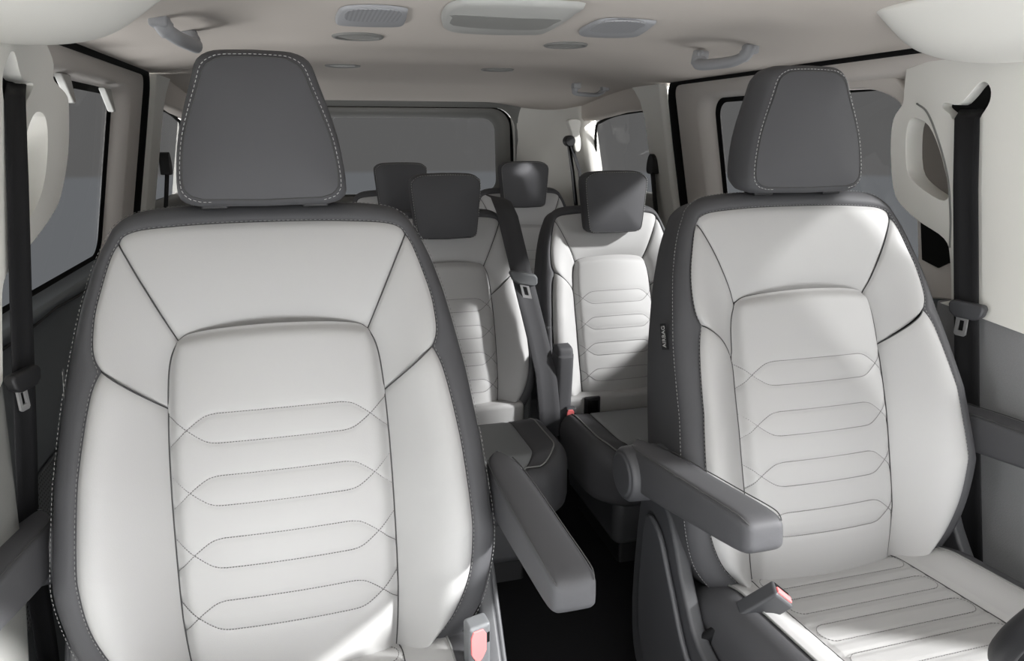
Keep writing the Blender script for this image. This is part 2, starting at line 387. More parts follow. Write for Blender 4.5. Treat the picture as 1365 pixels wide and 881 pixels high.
# ------------------------------------------------------------------ B pillars with belt slots and built-in grab handles
def boolcut(o, cutters):
    for c in cutters:
        b = o.modifiers.new('c', 'BOOLEAN'); b.object = c; b.operation = 'DIFFERENCE'; b.solver = 'EXACT'
    bake(o)
    for c in cutters: bpy.data.objects.remove(c)
    return o
def finish_bevel(o, w, ang=35):
    for p in o.data.polygons: p.use_smooth = True
    s = o.modifiers.new('b', 'BEVEL'); s.width = w; s.segments = 3; s.limit_method = 'ANGLE'; s.angle_limit = math.radians(ang)
    o.modifiers.new('w', 'WEIGHTED_NORMAL'); return o
def pxpoly(px, X, n=4, closed=True):
    return catmull([at(a, b, X=X) for a, b in px], n, closed)
PR = 1.05; PL = -0.84
# right pillar
out = [(1208, 92), (1205, 118), (1203, 138), (1191, 158), (1187, 190), (1189, 240), (1197, 268), (1222, 293), (1258, 318), (1266, 345), (1268, 400)]
edge = catmull([at(a, b, X=PR) for a, b in out], 4)
poly = edge+[Vector((PR, 1.34, 0.74)), Vector((PR, 1.10, 0.72)), Vector((PR, 1.135, 0.9)), Vector((PR, 1.215, 1.32)), Vector((PR, 1.3, 1.33))]
V, Fc = prism(poly, (0.055, 0, 0)); pil = mk('trim_11', V, Fc, 'cream', smooth=False)
slot = [(1256, 143), (1260, 137), (1277, 140), (1290, 129), (1302, 114), (1312, 109), (1320, 118), (1319, 135), (1309, 152), (1300, 160), (1272, 160), (1266, 152)]
V, Fc = prism([p-Vector((.03, 0, 0)) for p in pxpoly(slot, PR, 3)], (0.06, 0, 0)); c1 = mk('cut', V, Fc, 'cream', smooth=False)
hole = [(1213, 160), (1222, 158), (1238, 168), (1252, 200), (1262, 240), (1264, 262), (1252, 266), (1222, 246), (1209, 225), (1208, 180)]
V, Fc = prism([p-Vector((.03, 0, 0)) for p in pxpoly(hole, PR, 3)], (0.2, 0, 0)); c2 = mk('cut', V, Fc, 'cream', smooth=False)
boolcut(pil, [c1, c2]); finish_bevel(pil, 0.006); struct(pil)
V, Fc = prism([p+Vector((.028, 0, 0)) for p in pxpoly(slot, PR, 3)], (0.004, 0, 0)); mk('belt_slot', V, Fc, 'rubber', pil, smooth=False)
V, Fc = prism([p+Vector((.05, 0, 0)) for p in pxpoly(hole, PR, 3)], (0.01, 0, 0)); mk('handle_pad', V, Fc, 'brown', pil, smooth=False)
# groove where the handle moulding meets the pillar
g = [at(a, b, X=PR-0.0015) for a, b in ((1222, 138), (1236, 150), (1250, 185), (1263, 235), (1267, 290), (1266, 330))]
V, Fc = tubev(catmull(g, 6), 0.0022, 6); mk('handle_seam', V, Fc, 'shade', pil)
# lower cover, cloth faced
poly = [Vector((PR+.012, 1.36, 0.742)), Vector((PR+.012, 1.25, 0.745)), Vector((PR+.01, 1.15, 0.735)), Vector((PR+.008, 1.10, 0.722)), Vector((PR, 1.07, 0.60)), Vector((PR, 0.9, 0.50)), Vector((PR, 0.85, FZ)), Vector((PR, 1.33, FZ)), Vector((PR+.01, 1.34, 0.3))]
V, Fc = prism(poly, (0.05, 0, 0)); struct(mk('trim_13', V, Fc, 'cloth', bevel=0.006))
# left pillar
out = [(48, 30), (70, 78), (71, 103), (77, 113), (89, 127), (92, 146), (91, 205), (81, 262), (68, 289), (52, 312), (37, 331), (15, 356), (4, 382), (3, 430), (4, 508)]
edge = catmull([at(a, b, X=PL) for a, b in out], 4)
poly = edge+[Vector((PL, 0.85, 0.66)), Vector((PL, 0.80, 0.9)), Vector((PL, 0.82, 1.32)), Vector((PL, 1.5, 1.33))]
V, Fc = prism(poly, (-0.05, 0, 0)); pil = mk('trim_12', V, Fc, 'cream', smooth=False)
slot = [(17, 67), (22, 78), (26, 95), (32, 107), (44, 111), (42, 122), (36, 134), (33, 142), (10, 142), (4, 125), (4, 100), (10, 78)]
V, Fc = prism([p+Vector((.03, 0, 0)) for p in pxpoly(slot, PL, 3)], (-0.06, 0, 0)); c1 = mk('cut', V, Fc, 'cream', smooth=False)
hole = [(48, 150), (60, 155), (64, 185), (61, 230), (54, 262), (42, 285), (30, 295), (26, 260), (30, 205), (38, 170)]
V, Fc = prism([p+Vector((.03, 0, 0)) for p in pxpoly(hole, PL, 3)], (-0.2, 0, 0)); c2 = mk('cut', V, Fc, 'cream', smooth=False)
boolcut(pil, [c1, c2]); finish_bevel(pil, 0.007); struct(pil)
V, Fc = prism([p-Vector((.028, 0, 0)) for p in pxpoly(slot, PL, 3)], (-0.004, 0, 0)); mk('belt_slot', V, Fc, 'rubber', pil, smooth=False)
poly = [at(a, b, X=PL-.008) for a, b in ((4, 508), (10, 555), (19, 631), (27, 700), (36, 800), (40, 881))]+[Vector((PL-.008, 1.05, FZ)), Vector((PL-.008, 0.8, FZ)), Vector((PL-.008, 0.8, 0.66))]
V, Fc = prism(poly, (-0.05, 0, 0)); struct(mk('trim_14', V, Fc, 'shade', bevel=0.005))

# outer skins of the B pillars, unseen, added to keep fill light out
for side, n in ((1, 19), (-1, 20)):
    V, Fc = grid([[Vector((wallx(side, z, .10), y, z)) for y in (1.14, 1.3, 1.42)] for z in (FZ, .5, .9, 1.2, 1.36)]); struct(mk('trim_%d' % n, V, Fc, 'beige', solid=.02))
# front roof rail mouldings (overhead shelf ends), each a rounded solid hanging under the headliner
def rail(side, n, m, dy=0.0, inn=0.0, sq=0.0):
    rows = []
    for y, k in ((0.15, 1), (0.5, 1), (0.9, 1), (1.2, 1), (1.32, 0.97), (1.38, 0.88), (1.415, 0.70), (1.43, 0.45), (1.435, 0.0)):
        k = k+(1-k)*sq*(1 if k > .4 else 0)
        prof = [(0.97, 1.30), (0.955, 1.272), (0.91, 1.262), (0.84-inn*.5, 1.266), (0.79-inn, 1.283), (0.745-inn, 1.318), (0.70-inn, 1.352), (0.66-inn, 1.385), (0.97, 1.40)]
        rows.append([Vector((XC+side*(0.87+(a-0.87)*(0.55+0.45*k)), y+dy, 1.395+(b-1.395)*(0.25+0.75*k))) for a, b in prof])
    V, Fc = grid(rows, True, True); o = mk('trim_%d' % n, V, Fc, m, subsurf=2); return struct(o)
rail(-1, 15, 'cream', 0.05, 0.03, 0.5); rail(1, 16, 'cream', -0.10, 0.05, 0.3)

# front doors ahead of the B pillars: card, top rail and clear pane
for side, n in ((1, 4), (-1, 5)):
    d = bpy.data.objects.new('door_%d' % n, None); COL.objects.link(d); struct(d)
    ys = (-1.0, -0.45, 0.0, 0.5, 1.08)
    V, Fc = prism([Vector((wallx(side, z, .03), y, z)) for y, z in ((.16, 1.42), (.16, 1.27), (-1.0, .73), (-1.0, .93), (-.1, 1.38))], (side*.06, 0, 0)); mk('pillar_trim', V, Fc, 'cream', d, bevel=.01)  # unseen A pillar strip, added to block sun slipping past the pane
    V, Fc = grid([[Vector((wallx(side, z, of), y, z)) for y in ys] for z, of in ((.58, .09), (.58, .03), (.56, .02), (.5, .0), (.1, .02), (FZ, .03))]); mk('door_card', V, Fc, 'card', d, solid=.01)
    V, Fc = grid([[Vector((wallx(side, z, of), y, z)) for y in (0.1, 0.5, 1.08)] for z, of in ((1.275, .09), (1.275, .03), (1.30, .02), (1.40, .03))]); mk('door_rail', V, Fc, 'beige', d, solid=.01)
    V, Fc = prism([Vector((wallx(side, z, .06), y, z)) for y, z in ((-1.0, .57), (-1.0, .74), (.12, 1.28), (1.08, 1.28), (1.08, .57))], (side*.004, 0, 0)); struct(mk('window_%d' % (n+2), V, Fc, 'clear', smooth=False))

# ================================================================== SEATS
VD = Vector((0, .298, .9546)); ND = Vector((0, -.9546, .298))
A_R = [(.150, -.17), (.165, -.12), (.175, -.02), (.179, .1), (.180, .25), (.178, .345)]
A_N = [(.178, .345), (.174, .40), (.168, .432), (.157, .457)]
A_T = [(.157, .457), (.140, .467), (.10, .4725), (.05, .475), (0, .476)]
B_R = [(.205, -.115), (.235, -.085), (.268, -.045), (.294, .02), (.302, .1), (.299, .19), (.290, .29), (.277, .375), (.263, .416)]
B_N = [(.263, .416), (.271, .437), (.273, .465), (.269, .51), (.257, .56), (.245, .60), (.235, .622)]
B_T = [(.235, .622), (.225, .635), (.20, .6435), (.15, .648), (.09, .651), (0, .652)]
C_R = [(.245, -.135), (.280, -.10), (.318, -.045), (.338, .03), (.344, .1), (.338, .2), (.329, .31), (.322, .376), (.316, .414)]
C_N = [(.316, .414), (.312, .437), (.306, .47), (.296, .52), (.281, .575), (.268, .61), (.256, .635)]
C_T = [(.256, .635), (.243, .658), (.215, .677), (.17, .686), (.09, .690), (0, .690)]

def make_seat(name, label, group, su, sv, bw, front, n_fine, m_ins='light'):
    """one upholstered seat; su/sv scale the back's width/height, bw its bolster depth"""
    root = thing(name, label, 'seat', group=group)
    z0 = 0.36-FZ
    def L(u, v, w): return Vector((u*su, (v*sv)*.298-w*.9546, z0-0.09*(1-sv)+v*sv*.9546+w*.298))
    def bol(v): return bw*float(np.interp(v, [-.17, -.12, 0, .1, .25, .4, .55, .64, .70], [.02, .03, .06, .085, .08, .05, .022, .008, .0]))
    def crown(v): return 0.010*sm((v+.15)/.3)
    def path(pts, n, mir): return [Vector((-p.x if mir else p.x, p.y, 0)) for p in resample(catmull([(a, b, 0) for a, b in pts], 6), n)]
    # ---- centre insert
    NU, NV = int(110*n_fine), int(170*n_fine)
    quilt = []
    if front or True:
        for c in (.308, .206, .104, .002):
            h = .0245; k = .112
            quilt += [[(-k, c+h), (k-.03, c+h), (k-.008, c+h-.0005), (k+.006, c+h-.0035), (k+.019, c+h-.011), (.150, c-.001), (.164, c-.014), (.178, c-.026)],
                      [(-k, c-h), (k-.03, c-h), (k-.008, c-h+.0005), (k+.006, c-h+.0035), (k+.019, c-h+.011), (.150, c+.001), (.164, c+.014), (.178, c+.026)]]
        full = []
        for ln in quilt:
            r = [(a, b) for a, b in ln[1:]]; l = [(-a, b) for a, b in reversed(r)]
            full.append(np.array(l+r))
        quilt = full
    sideA = catmull([(a, b, 0) for a, b in A_R+A_N[1:]], 6)
    sv_ = np.array([p.y for p in sideA]); su_ = np.array([p.x for p in sideA])
    topA = catmull([(a, b, 0) for a, b in A_T], 6)
    tx = np.array([p.x for p in topA])[::-1]; ty = np.array([p.y for p in topA])[::-1]
    VT, UT, WT = [], [], []
    segs = [(q[i], q[i+1]) for q in quilt for i in range(len(q)-1)]
    U = np.zeros((NV+1, NU+1)); Vv = np.zeros_like(U)
    for j in range(NV+1):
        t = j/NV
        for i in range(NU+1):
            s_ = 2*i/NU-1
            vtop = float(np.interp(abs(s_)*.157, tx, ty)); v = -.17+(vtop+.17)*t
            vref = -.17+(.457+.17)*t
            U[j, i] = s_*float(np.interp(vref, sv_, su_)); Vv[j, i] = v
    dq = np.full(U.shape, 9.0)
    for a, b in segs:
        d = b-a; l2 = float(d@d)
        t = np.clip(((U-a[0])*d[0]+(Vv-a[1])*d[1])/l2, 0, 1)
        dq = np.minimum(dq, np.hypot(U-a[0]-t*d[0], Vv-a[1]-t*d[1]))
    II = np.linspace(-1, 1, NU+1)[None, :]; JJ = np.linspace(0, 1, NV+1)[:, None]
    rim = np.minimum((1-abs(II))*.178, (1-JJ)*.6)
    W = 0.022*(1-II**2)+0.004-0.016*np.exp(-(rim/.012)**2)-(1 if front else .45)*(0.0022*np.exp(-(dq/.0028)**2)+0.0016*np.exp(-(dq/.010)**2))
    W += np.interp(Vv, [-.17, -.12, 0, .2, .45, .7], [-.03, -.008, .012, .016, .006, 0])
    rows = [[L(U[j, i], Vv[j, i], W[j, i]) for i in range(NU+1)] for j in range(NV+1)]
    ins_mesh = grid(rows)
    def ins_w(u, v):
        s_ = max(-1, min(1, u/.179)); return 0.022*(1-s_*s_)+0.004+float(np.interp(v, [-.17, -.12, 0, .2, .45, .7], [-.03, -.008, .012, .016, .006, 0]))
    ql = []
    for q in quilt:
        P = resample(catmull([(a, b, 0) for a, b in q], 6), 120)
        ql.append([L(p.x, p.y, ins_w(p.x, p.y)-(0.0030 if front else .0012)-0.016*math.exp(-((.179-abs(p.x))/.012)**2)) for p in P])
    V, Fc = dashes(ql, 0.0030*(1 if front else 1.6), 0.0016, 0.0007 if front else .0009); mkm('back_insert', [(*ins_mesh, m_ins), (V, Fc, 'gthread')], root)
    # ---- light panels between insert and border
    def ringw(s_, va, vb, b0):
        v = va+(vb-va)*s_
        base = float(np.interp(va, [-.17, -.12, 0, .2, .45, .7], [-.03, -.008, .012, .016, .006, 0]))
        x = s_; wa = base-0.007; wb = bol(vb)
        w = wa+(wb-wa)*sm(x*1.05)+0.022*b0*math.sin(math.pi*min(1, x))**0.8-0.005*math.exp(-(x/.13)**2)
        return w-0.004*math.exp(-((1-x)/.03)**2)
    def panel(nm, pa, pb, n, ns, b0, mir):
        a = path(pa, n, mir); b = path(pb, n, mir); rows = []
        for i in range(n):
            e = min(i, n-1-i)/(n-1)*sum((b[k+1]-b[k]).length for k in range(n-1))
            row = []
            for k in range(ns+1):
                s_ = k/ns; p = a[i].lerp(b[i], s_)
                row.append(L(p.x, p.y, ringw(s_, a[i].y, b[i].y, b0)-0.0045*math.exp(-(e/.005)**2)-0.003*math.exp(-(e/.02)**2)))
            rows.append(row)
        sm_ = [tubev([p+ND*0.0008 for p in s_], 0.0012, 6) for s_ in ([r[0] for r in rows], rows[-1])]
        mkm(nm, [(*grid(rows), 'light')]+[(a_, b_, 'seam') for a_, b_ in sm_], root)
        return [r[-1] for r in rows], [r[0] for r in rows], rows[0], rows[-1]
    nn = max(0.5, n_fine); seams = []; stl = []; bord = {}
    for mir in (False, True):
        r1 = panel('lower_bolster', A_R, B_R, int(90*nn), int(28*nn), 1.0, mir)
        r2 = panel('upper_bolster', A_N, B_N, int(50*nn), int(28*nn), .55, mir)
        seams += [r1[3], r2[3]]; seams += [r1[1]+r2[1][1:]]
    ta, tb = A_T, B_T
    full_a = ta+[(-a, b) for a, b in reversed(ta[:-1])]; full_b = tb+[(-a, b) for a, b in reversed(tb[:-1])]
    r3 = panel('upper_panel', full_a, full_b, int(110*nn), int(28*nn), .45, False); seams.append(r3[1])
    # ---- dark border and shell
    def border(pb, pc, n, mir):
        b = path(pb, n, mir); c = path(pc, n, mir); out = []
        for i in range(n):
            wb = bol(b[i].y)-0.004; row = [L(b[i].x, b[i].y, wb-.004)]
            for k in range(1, 9):
                a = math.pi/2*k/8; f = math.sin(a); g = 1-math.cos(a); p = b[i].lerp(c[i], f)
                row.append(L(p.x, p.y, wb+0.004*math.sin(min(1, k/4)*math.pi/2)-(0.034*g+.0)))
            cc = c[i]
            for dw, sh in ((-.055, .004), (-.085, .0), (-.115, .012), (-.135, .04)):
                q = Vector((cc.x*(1-sh/.3), cc.y*(1-sh/.7), 0)); row.append(L(q.x, q.y, dw if dw < bol(cc.y)-.05 else bol(cc.y)-.05))
            out.append(row)
        return out
    full_b = B_R+B_N[1:]+B_T[1:]; 
    R1 = border(B_R, C_R, int(90*nn), False); R2 = border(B_N, C_N, int(50*nn), False); R3 = border(B_T, C_T, int(50*nn), False)
    right = R1+R2[1:]+R3[1:]; left = [[Vector((-p.x, p.y, p.z)) for p in r] for r in right]
    allr = right+left[::-1][1:]
    V, Fc = grid(allr); nr = len(allr); mcol = len(allr[0])
    Fc.append(tuple(i*mcol+mcol-1 for i in range(nr)))
    Fc.append(tuple(range(mcol))+tuple((nr-1)*mcol+k for k in range(mcol-1, -1, -1)))
    cov = [(V, Fc, 'dark')]
    if front:
        st = [[r[0].lerp(r[2], .15)+ND*0.0045 for r in allr], [r[7]+ND*0.003+Vector((math.copysign(.002, r[7].x), 0, 0)) for r in allr]]
        V, Fc = dashes(st, 0.0042, 0.0034, 0.00062); cov.append((V, Fc, 'bthread'))
    mkm('back_cover', cov, root)
    root['su'] = su
    return root, L, bol

def headrest(root, L_, cx, y_f, zt, zb, ht, hb, depth, tilt, stitch=True, front=True):
    """padded head restraint: front panel, side band, back, in seat space"""
    z0 = -FZ; H = zt-zb
    def loop(k_w, inset, y, n=9):
        # rounded trapezoid with bowed sides, fixed order
        a_t = ht*k_w-inset; a_b = hb*k_w-inset; t = zt-inset; b = zb+inset; r1 = min(a_t*.38, .035 if front else .02); r2 = min(a_b*.3, .03 if front else .02)
        mid = (a_t+a_b)/2+0.006*(1 if front else 0)
        pts = [(a_b-r2, b), (a_b-r2*.3, b+r2*.25), (a_b, b+r2), (mid+.007*(1 if front else .2), b+(t-b)*.45), (a_t+(.008 if front else .002), t-(.045 if front else .03)), (a_t-.003, t-.016), (a_t-.020, t-.004), (a_t*.55, t), (0, t+.0015)]
        half_ = resample(catmull([(p[0], p[1], 0) for p in pts], 6), 36)
        bot = resample([Vector((0, b-.002, 0)), Vector((a_b-r2, b, 0))], 8)[:-1]
        hp = bot+half_
        full = [Vector((p.x, p.y, 0)) for p in hp]+[Vector((-p.x, p.y, 0)) for p in hp[::-1][1:-1]]
        out = []
        for p in full:
            f = (p.y-zb)/H
            out.append(Vector((cx+p.x, y+tilt*(f-.5)*H, p.y+z0)))
        return out
    ins = .014 if front else .006
    fr = [loop(1, ins, y_f+.002)]
    c0 = Vector((cx, y_f-.012, (zt+zb)/2+z0))
    rows = [fr[0]]
    for k in (.97, .93, .86, .76, .64, .5, .36, .22, .08):
        d = -.013*(1-k**2.6)
        rows.append([Vector((c0.x+(p.x-c0.x)*k, y_f+.002+d+tilt*((c0.z+(p.z-c0.z)*k-z0-zb)/H-.5)*H, c0.z+(p.z-c0.z)*k)) for p in fr[0]])
    V, Fc = grid(rows, True); n = len(fr[0]); Fc.append(tuple(range(9*n, 10*n)))
    hr = bpy.data.objects.new('headrest', None); COL.objects.link(hr); hr.parent = root
    fp = [(V, Fc, 'dark')]
    rows = [loop(1, ins-.0005, y_f+.0035), loop(1, ins*.55, y_f+.007), loop(1, ins*.15, y_f+.018), loop(1, 0, y_f+depth*.4), loop(1, .002, y_f+depth*.65), loop(1, .010, y_f+depth*.88), loop(1, .026, y_f+depth)]
    V, Fc = grid(rows, True); Fc.append(tuple((len(rows)-1)*n+j for j in range(n))); sb = [(V, Fc, 'dark')]
    if stitch:
        l1 = loop(1, ins*.72, y_f+.0025); k0 = 9
        seq = l1[k0-2:len(l1)-k0+4]
        V, Fc = dashes([seq], .0045, .0032, .0007 if front else .0009); sb.append((V, Fc, 'thread'))
        V, Fc = tubev(fr[0]+[fr[0][0]], .0012, 6); fp.append((V, Fc, 'seam'))
    mkm('front_panel', fp, hr); mkm('side_band', sb, hr)
    return hr

def cushion(root, y_back, y_front, zt, hw, dark_w, zb, quilts, rise=0.0, m_top='light', fine=1, bolster=.012):
    """seat cushion: light top with seams, dark side roll (seat space, z from the floor)"""
    z0 = -FZ
    def top(u, t):
        y = y_back+(y_front-y_back)*t; a = abs(u)/hw
        z = zt+rise*t+bolster*sm((a-.66)/.3)*sm(t/.25)*(1-sm((t-.75)/.25))-0.02*sm((t-.85)/.15)-0.012*sm(1-t/.12)
        g = abs(abs(u)-hw*.70); z -= 0.006*math.exp(-(g/.004)**2)
        return y, z
    NU, NT = (int(90*fine)//2)*2, int(80*fine)
    ts = [k/NT for k in range(NT+1)]
    def outw(t):
        if m_top != 'light': return hw*(1-.05*sm((.15-t)/.15))*(1-.30*max(0, (t-.72)/.28)**2.4)
        return hw*(1-.10*sm((t-.8)/.2)-.06*sm((.15-t)/.15))
    qs = []
    rows = []
    for t in ts:
        row = []
        for i in range(NU+1):
            u = (2*i/NU-1)*outw(t); y, z = top(u*hw/outw(t), t)
            for tq in quilts:
                if abs(u) < hw*.70: z -= .0035*math.exp(-((t-tq)*(abs(y_front-y_back))/.004)**2)
            row.append(Vector((u, y, z+z0)))
        rows.append(row)
    gv, gf = grid(rows); lo = int(NU*.15); hi = NU-lo
    if m_top == 'light': ct = [(gv, gf, m_top)]
    else:
        ct = [(gv, [q for k, q in enumerate(gf) if lo <= k % NU < hi], m_top), (gv, [q for k, q in enumerate(gf) if not lo <= k % NU < hi], 'dark')]
    # dark roll round sides and front
    rim = [rows[k][NU] for k in range(NT+1)]+[rows[NT][NU-i] for i in range(1, NU)]+[rows[NT-k][0] for k in range(NT+1)]
    nrm = []
    for k in range(len(rim)):
        a = rim[max(0, k-3)]; b = rim[min(len(rim)-1, k+3)]; d = b-a; q = Vector((d.y, -d.x, 0)); q = q.normalized() if q.length > 0 else Vector((1, 0, 0))
        c = rim[k]-Vector((0, (y_back+y_front)/2, rim[k].z))
        if q.dot(c) < 0: q = -q
        nrm.append(q)
    nrm = [sum((nrm[max(0, min(len(nrm)-1, k+j))] for j in range(-5, 6)), Vector()).normalized() for k in range(len(nrm))]
    ringr = []
    for p, q in zip(rim, nrm):
        row = [p+Vector((0, 0, -.003))]
        for k in range(1, 9):
            a = math.pi/2*k/8; row.append(p+q*dark_w*math.sin(a)+Vector((0, 0, .002*math.sin(min(a*2, math.pi/2))-(.055)*(1-math.cos(a)))))
        row.append(Vector((p.x+q.x*dark_w, p.y+q.y*dark_w, (zt-.09+zb)/2+z0))); row.append(Vector((p.x+q.x*dark_w*.9, p.y+q.y*dark_w*.9, zb+z0+.015))); row.append(Vector((p.x+q.x*dark_w*.5, p.y+q.y*dark_w*.5, zb+z0)))
        ringr.append(row)
    V, Fc = grid(ringr); m = len(ringr[0]); Fc.append(tuple(k*m+m-1 for k in range(len(ringr))))
    mk('cushion_side', V, Fc, 'dark', root)
    V, Fc = tubev([p+Vector((0, 0, .0005)) for p in rim], .0022, 6); mk('piping', V, Fc, 'bthread', root)
    # quilting
    ln = []
    w = hw*.58
    for i, tq in enumerate(quilts):
        L2 = []
        for k in range(41):
            u = (2*k/40-1)*w; y, z = top(u, tq); L2.append(Vector((u, y, z+z0+.0002)))
        ln.append(L2)
    for a, b in zip(quilts[0::2], quilts[1::2]):
        for s_ in (-1, 1):
            arc = []
            for k in range(13):
                an = -math.pi/2+math.pi*k/12; t = (a+b)/2+(b-a)/2*math.sin(an); u = s_*(w+.022*math.cos(an)); y, z = top(u, t); arc.append(Vector((u, y, z+z0+.0002)))
            ln.append(arc)
    if ln:
        V, Fc = dashes(ln, .0035, .002, .0006); ct.append((V, Fc, 'gthread'))
    sd = []
    for s_ in (-1, 1):
        l3 = []
        for k in range(NT+1):
            u = s_*hw*.70; y, z = top(u, ts[k]); l3.append(Vector((u*outw(ts[k])/hw, y, z+z0+.002)))
        sd.append(tubev(l3, .0012, 6))
    V, Fc = merge(*sd); ct.append((V, Fc, 'seam')); mkm('cushion_top', ct, root)

def armrest(root, s, length, tiltdeg, pivot, w=0.068, hub=True):
    """padded fold-down arm: its own object pivoting at the seat back"""
    r = bpy.data.objects.new('armrest', None); COL.objects.link(r); r.parent = root; r.location = pivot; r.rotation_euler = (math.radians(-tiltdeg), 0, 0)
    rows = []
    st = ((.055, .30, .052), (.05, .55, .050), (.03, .80, .047), (0, .92, .045), (-.06, .98, .044), (-.16, 1.0, .040), (-.26, 1.0, .036), (-length+.035, 1.0, .033), (-length+.014, .97, .029), (-length+.004, .88, .023), (-length, .70, .014))
    for y, kw, h in st:
        a = w/2*kw; rr = min(.016, h*.5); zc = -.0+0.012*(-y/length); row = []
        for cx, cz, a0 in ((a-rr, h-rr*.8, 0), (-a+rr, h-rr*.8, 90), (-a+rr, -h+rr, 180), (a-rr, -h+rr, 270)):
            for k in range(5):
                an = math.radians(a0+90*k/4); row.append(Vector((cx+rr*math.cos(an), y, zc+cz+rr*math.sin(an)*.8)))
        rows.append(row)
    ap = [(*grid(rows, True, True), 'dark')]
    for sx in (-1, 1):
        l = []
        for (y, kw, h) in st[2:10]:
            l.append(Vector((sx*(w/2*kw-.0035), y, .012*(-y/length)+h-.004+.0025)))
        V, Fc = tubev(catmull(l, 4), .0011, 6); ap.append((V, Fc, 'seam'))
    mkm('arm_pad', ap, r, subsurf=1)
    if hub:
        rows = []
        for x, rad in ((-.036, .046), (-.036, .05), (-.026, .054), (.0, .055), (.03, .055)):
            rows.append([Vector((s*-x*-1 if False else s*(-x)*-1, .03+rad*math.cos(2*math.pi*k/32), -.01+rad*math.sin(2*math.pi*k/32))) for k in range(32)])
        rows = []
        for x, rad in ((.050, .034), (.050, .040), (.046, .044), (.046, .048), (.038, .054), (.0, .056), (-.045, .05)):
            if s > 0: x = min(x, .034); rad *= .8
            rows.append([Vector((s*x, .03+rad*math.cos(2*math.pi*k/32), -.01+rad*math.sin(2*math.pi*k/32))) for k in range(32)])
        V, Fc = grid(rows, True, True); mk('pivot_cap', V, Fc, 'plastic', r, bevel=.002)
    return r

def buckle(root, base, top, body=(.036, .075, .024), grey='gplastic', face=(0, -1, .55), end=False):
    """belt buckle on a stalk: housing, red button, slot"""
    b = Vector(base); t = Vector(top); zax = (t-b).normalized(); f = Vector(face); yax = (f-zax*f.dot(zax)).normalized(); xax = yax.cross(zax)
    o = bpy.data.objects.new('belt_buckle', None); COL.objects.link(o); o.parent = root
    def X(p): return t+xax*p[0]+yax*p[1]+zax*p[2]
    V, Fc = boxv(0, 0, -body[1]/2, body[0], body[2], body[1]); h = mk('housing', [X(p) for p in V], Fc, grey, o, bevel=.006)
    w = body[0]*.30; k = body[1]/.075
    if end:   # button on the end face
        e = body[2]/2
        V, Fc = prism([X((a, c, -.002)) for a, c in ((-body[0]*.40, -e*.62), (body[0]*.36, -e*.62), (body[0]*.36, e*.1), (-body[0]*.40, e*.1))], zax*.005); mk('release_button', V, Fc, 'red', o, bevel=.0012)
        V, Fc = prism([X((a, c, -.002)) for a, c in ((-body[0]*.40, e*.2), (body[0]*.36, e*.2), (body[0]*.36, e*.7), (-body[0]*.40, e*.7))], zax*.0025); mk('tongue_slot', V, Fc, 'rubber', o, smooth=False)
        V, Fc = strapv([b, b.lerp(t, .5), t-zax*body[1]*.8], xax*.026, .012); mk('stalk', V, Fc, 'black', o)
        return o
    poly = [(-w, -.012), (-w*.55, -.004), (w*.7, -.004), (w, -.012), (w, -.036), (w*.2, -.052), (-w*.5, -.046), (-w, -.036)]
    V, Fc = prism([X((a*1.15+.003, body[2]/2-.002, c*k)) for a, c in poly], yax*.004); mk('release_button', V, Fc, 'red', o, bevel=.0012)
    V, Fc = prism([X((a, body[2]/2-.001, c)) for a, c in ((-body[0]*.42, -.018), (-body[0]*.31, -.018), (-body[0]*.31, -.04), (-body[0]*.42, -.04))], yax*.0015); mk('tongue_slot', V, Fc, 'rubber', o, smooth=False)
    V, Fc = strapv([b, b.lerp(t, .5), t-zax*body[1]*.8], xax*.026, .009); mk('stalk', V, Fc, 'black', o)
    return o

# ---------- front seats
ffront, Lf, bolf = make_seat('front_seat', 'front seat at the left, filling the foreground with pale grey quilted back and charcoal border', 'front seats', 1, 1, 1, True, 1.0)
headrest(ffront, Lf, 0, 0.165, 1.263, 1.012, .092, .137, .115, .10)
# posts' bezels
for s in (-1, 1):
    V, Fc = boxv(s*.082, .205, 1.018-FZ, .044, .04, .022); mk('post_bezel', V, Fc, 'black', ffront, bevel=.004)
    V, Fc = tubev([(s*.082, .215, .99-FZ), (s*.082, .218, 1.06-FZ)], .007, 12); mk('headrest_post', V, Fc, 'steel', ffront)
qy = [.10, .185, .25, .335, .40, .485, .55, .635, .70, .785]
cushion(ffront, .03, -.54, .252, .250, .062, .12, qy, rise=.05, bolster=.030)
# seat base: side valance, recliner cover, frame
def side_valance(root, s):
    prof = [(.16, .05), (.15, .36), (.10, .42), (.02, .40), (-.06, .27), (-.16, .19), (-.50, .16), (-.52, .06), (-.40, -.02), (.05, -.05)]
    poly = catmull([(s*.315, a, b-FZ) for a, b in prof], 4, True)
    V, Fc = prism(poly, (s*.03, 0, 0)); mk('side_valance', V, Fc, 'plastic', root, bevel=.008)
    prof = [(.10, .34), (.04, .36), (-.02, .28), (-.10, .17), (-.20, .13), (-.36, .12), (-.36, .02), (.06, .02)]
    poly = catmull([(s*.347, a, b-FZ) for a, b in prof], 4, True)
    V, Fc = prism(poly, (s*.012, 0, 0)); mk('valance_cover', V, Fc, 'plastic', root, bevel=.005)
for s in (-1, 1): side_valance(ffront, s)
V, Fc = boxv(0, -.20, .06-0, .50, .60, .24); mk('seat_base', [(a, b, c+.03) for a, b, c in V], Fc, 'black', ffront, bevel=.02)
arm_in = armrest(ffront, 1, .375, 2.0, (.38, .03, .505-FZ)); arm_out = armrest(ffront, -1, .375, 8.0, (-.385, .03, .50-FZ))
